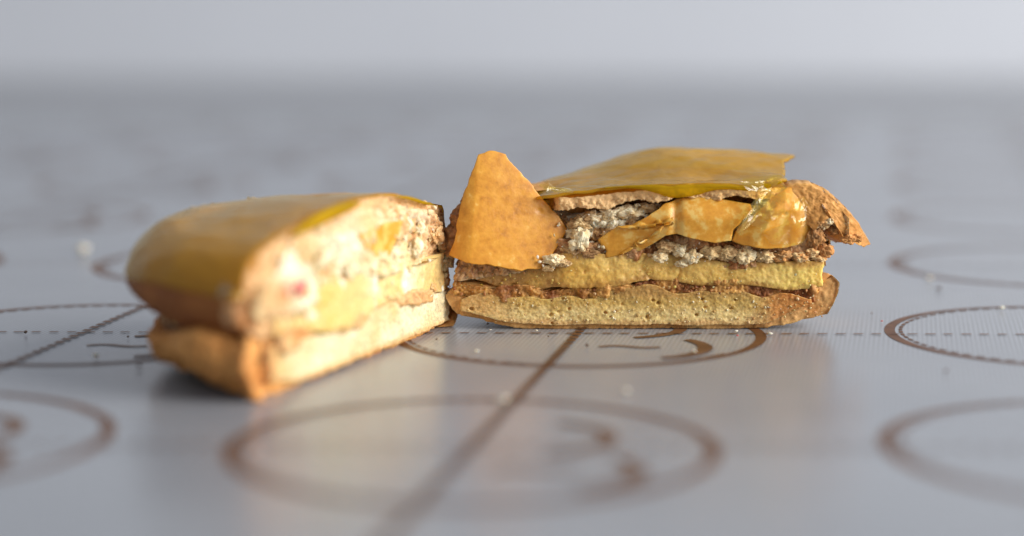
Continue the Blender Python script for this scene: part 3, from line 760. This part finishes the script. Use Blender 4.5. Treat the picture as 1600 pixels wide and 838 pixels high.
# top shell: one solid with rounded side and domed cap
def dome_l(u, w):
    r = np.sqrt((u / 2.2) ** 2 + (w / 2.4) ** 2)
    return 1.46 + .17 * (1 - np.clip(r / .8, 0, 1.2) ** 2) - .05 * sstep(.8, 1.6, u)
T0 = .40
def tm_top(x):
    return T0 * x / .3 if x < .3 else T0 + (1 - T0) * math.sin((x - .3) / .7 * math.pi / 2)
def k_top(t):
    if t < T0: return .90 + .10 * math.sin(t / T0 * math.pi / 2)
    return .78 + .22 * math.sqrt(max(0, 1 - ((t - T0) / (1 - T0)) ** 2))
zbT = lambda u, w: .58 + .05 * np.sin(u * 3) + .10 * sstep(.5, 2.0, u)
geo = slab(2.52, 2.18, 2.32, k_top, zbT, dome_l, lambda u, z: .02 + .25 * sstep(-2.0, -2.6, u) ** 2, nc=320, na=260, nm=60, ncap=40, tmap=tm_top, keep=.75)
add_layer(left, 'top_crust', geo, M_skin, lambda V, fm: .014 * fbm(V, 2.5, 3, 57) + .003 * fbm(V, 20, 3, 57) + fm * grain(V, 57, .05, .02)[0], lambda V, fm: mixc(mixc(C(.22, .07, .02), C(.40, .145, .036), .5 + .6 * fbm(V, 2, 3, 57)), C(.80, .50, .24), fm * .9))  # flank colour darkened to carry the shade on the domed side
# glaze over the dome and down its flank
zgT = lambda u, w: dome_l(u, w) + .03
geo = slab(2.55, 2.2, 2.345, lambda t: k_top(T0 + (1 - T0) * (.22 + .78 * t)), lambda u, w: 1.0 + .03 * np.sin(u * 3 + w * 2), zgT, lambda u, z: .05 + .25 * sstep(-2.0, -2.6, u) ** 2, nc=200, na=260, nm=40, ncap=40, tmap=lambda x: math.sin(x * math.pi / 2), keep=.75)
V, F, fm = geo
V = V + normals(V, F) * (.014 * fbm(V, 2.5, 3, 57) + .006 * fbm(V, 6, 3, 63))[:, None]
link('amber_glaze', mesh_np('amber_glaze', V, F, M_glaze_dark), left)
ztc = lambda u, w: dome_l(u, 0 * w) - .10 - .02 * np.sin(u * 6) - .20 * sstep(-1.5, -2.25, u)
frc = lambda u, z: -.03 + .05 * np.sin(u * 2.7 + z * 4) + .06 * gauss(u, .3, .35) * gauss(z, 1.12, .12)
geo = slab(2.40, 2.06, 1.9, lambda t: 1 - .10 * t * t, lambda u, w: .80 + .05 * np.sin(u * 2 + 2), ztc, frc, nc=340, nm=44, ncap=3, nbot=3)
def t_upl(V, fm):
    g = grain(V, 58); n = fbm(V, 2.2, 3, 59); u, z = V[:, 0], V[:, 2]
    c = mixc(C(.74, .56, .28), C(.92, .85, .64), .5 + .7 * n + .3 * (g[1] - .5))
    c = mixc(c, C(.48, .28, .13), np.clip(gauss(u, .35, .35) * gauss(z, 1.14, .10) * 1.2 + .5 * gauss(u, 1.0, .2) * gauss(z, 1.2, .1), 0, 1) * (.6 + .4 * n))
    c = mixc(c, C(.72, .34, .13), sstep(1.3, 1.8, u + .2 * n) * .75)
    c = mixc(c, C(.78, .36, .14), gauss(u, -2.0, .28) * gauss(z, .92, .2) * .9)
    return mixc(c, C(.80, .54, .28), sstep(1.32, 1.42, z + .03 * n) * .7)
add_layer(left, 'upper_crumb', geo, M_in, lambda V, fm: grain(V, 58, .045, .022)[0] + fm * pits(V, 60, 3.5, .2, .1), t_upl)
def to_glaze_l(a, b): return np.stack([a, b, dome_l(np.asarray(a), np.maximum(b, 0)) + .03], -1)
# thick yellow edge of that glaze on the cut rim
for (u0, u1, ww) in ((-1.7, -.2, .065), (.7, 1.7, .022)):
    a = np.linspace(u0, u1, 80); LV = []; LF = []
    for i, x in enumerate(a):
        z = float(to_glaze_l(np.array([x]), np.array([0.]))[0, 2]); h = ww * math.sin(math.pi * (i + .5) / 80) ** .5
        for q in range(10):
            t = 2 * math.pi * q / 10
            LV.append((x, -.05 + .03 * math.cos(t), z - .035 + h * math.sin(t)))
    for i in range(79):
        for q in range(10):
            r = (q + 1) % 10; LF.append((i * 10 + q, (i + 1) * 10 + q, (i + 1) * 10 + r, i * 10 + r))
    LF += [tuple(range(10)), tuple(790 + 9 - k for k in range(10))]
    link('glaze_lip', mesh_np('glaze_lip', np.array(LV), LF, M_edge), left)
# flake and berries on its cut
V, F, nn, m = sheet([(565, 366), (600, 350), (630, 345), (620, 375), (608, 402), (594, 403), (572, 388)], lambda a, b: on_cut(a, b, .10 + .05 * np.sin(np.asarray(a) / 20.0)), .05, nr=14, seg=3, seed=71, jag=1.5)
tag(link('crust_flake', mesh_np('crust_flake', V, F, M_shard, .88 + .1 * fbm(V, 3, 3, 71)), left), 'small golden flake stuck on the pale cut')
for (bx, by, br, bt) in ((470, 449, .10, .1), (452, 452, .08, .9)):
    v, f = blob(br, int(bx), 3, (1, .35, .8), .4)
    link('berry_piece', mesh_np('berry_piece', v + on_cut(bx, by, .12), f, M_berry, np.full(len(v), bt)), left)
r3 = random.Random(3); P = []; S = []; T = []
for _ in range(50):
    P.append(on_cut(r3.uniform(370, 690), r3.uniform(360, 420), 0) * 1.0); P[-1] = np.array([r3.uniform(-1.9, 2.1), r3.uniform(-.1, .0), r3.uniform(.55, 1.38)]); S.append(r3.uniform(.012, .035)); T.append(r3.uniform(.4, 1))
for _ in range(40):
    P.append(np.array([r3.uniform(1.8, 2.22), r3.uniform(-.08, .1), r3.uniform(.35, 1.25)])); S.append(r3.uniform(.015, .045)); T.append(r3.uniform(.25, .8))
for k, (u, z, r, c1, c2) in enumerate([(-1.0, 1.18, .13, CR, WH), (-.4, .98, .15, WH, CR), (.1, .92, .14, CR, WH), (.35, .86, .13, WH, CR), (.75, 1.2, .12, CR, BR), (1.25, 1.0, .14, CR, WH), (1.4, 1.18, .10, CR, WH), (-1.5, .9, .14, OR, CR), (1.85, 1.08, .15, OR, CR), (2.05, .95, .13, OR, CR), (2.12, .75, .15, CR, C(.80, .70, .40)), (2.1, .55, .10, OR, CR), (1.7, .5, .10, OR, CR), (.9, .5, .09, OR, BR)]):
    chunk(left, np.array([u, -.03, z]), r * .8, (1.3, .6, 1.0), 700 + k, c1, c2)
V, F, TT = lumps(P, S, T, 300)
tag(link('loose_crumbs', mesh_np('loose_crumbs', V, F, M_crumb, TT), left), 'loose crumbs clinging to the pale cut', kind='stuff')

# ------------------------------------------------------------------ crumbs on the mat
M_speck = food('pale_speck', [(0, (.5, .4, .25)), (1, (.85, .82, .74))], 800)
M_dark = food('dark_speck', [(0, (.03, .02, .015)), (1, (.10, .06, .04))], 800)
SPECK_LABELS = {(785, 632): 'pale crumb on the dashed line inside the circle before the halves', (1186, 491): 'pale speck beside the rounded end of the shard half',
    (1565, 486): 'pale crumb on the upper rim of the circle crossed by dashes', (1203, 526): 'pale crumb on the dashed line past the shard half',
    (130, 398): 'large pale crumb on the mat behind the domed half', (150, 562): 'pale crumb on the circle line beside the domed half',
    (40, 524): 'dark speck on the dashed line beside the domed half', (218, 577): 'dark speck right beside the foot of the domed half',
    (917, 544): 'dark speck inside the circle that holds the swirl, before the shard half', (1478, 584): 'dark speck just below the circle crossed by dashes',
    (1467, 455): 'dark speck between two printed circles past the shard half', (762, 510): 'dark speck in the shadow under the raised end of the shard half',
    (980, 616): 'pale crumb on the far rim of the blurred circle', (1452, 440): 'pale crumb on the rim of the blurred circle behind'}
def speck(px, py, r, mat, lab, grp, k):
    lab = SPECK_LABELS.get((px, py), lab)
    c = on_floor(px, py)
    v, f = blob(r, k, 2, (1.2, 1, .75), .4)
    v = v + 0; v[:, 2] -= v[:, 2].min() - .0165
    o = link('crumb', mesh_np('crumb', v, f, mat, np.full(len(v), .7)))
    o.location = (c[0] * CM, c[1] * CM, 0)
    tag(o, lab, 'crumb', grp)
for k, (x, y, r) in enumerate([(785, 632, .05), (1186, 491, .018), (1565, 486, .025), (1203, 526, .025), (745, 553, .02), (1150, 522, .016), (980, 616, .03), (130, 398, .08), (766, 519, .012), (838, 520, .012), (1085, 553, .02), (1452, 440, .03), (150, 562, .03)]):
    speck(x, y, r, M_speck, 'tiny pale crumb lying on the baking mat', 'pale crumbs on the mat', k)
for k, (x, y, r) in enumerate([(40, 524, .022), (218, 577, .022), (682, 534, .012), (857, 529, .012), (917, 544, .018), (1362, 493, .01), (1478, 584, .02), (1467, 455, .03), (762, 510, .016), (200, 530, .014)]):
    speck(x, y, r, M_dark, 'tiny dark speck lying on the baking mat', 'dark specks on the mat', 40 + k)
M_red = food('red_speck', [(0, (.45, .05, .06)), (1, (.6, .1, .1))], 800)
speck(1378, 505, .012, M_red, 'tiny red berry speck on the mat beside the printed circle', None, 90)
speck(1152, 528, .012, M_red, 'tiny red berry speck on the dashed line before the shard half', None, 91)
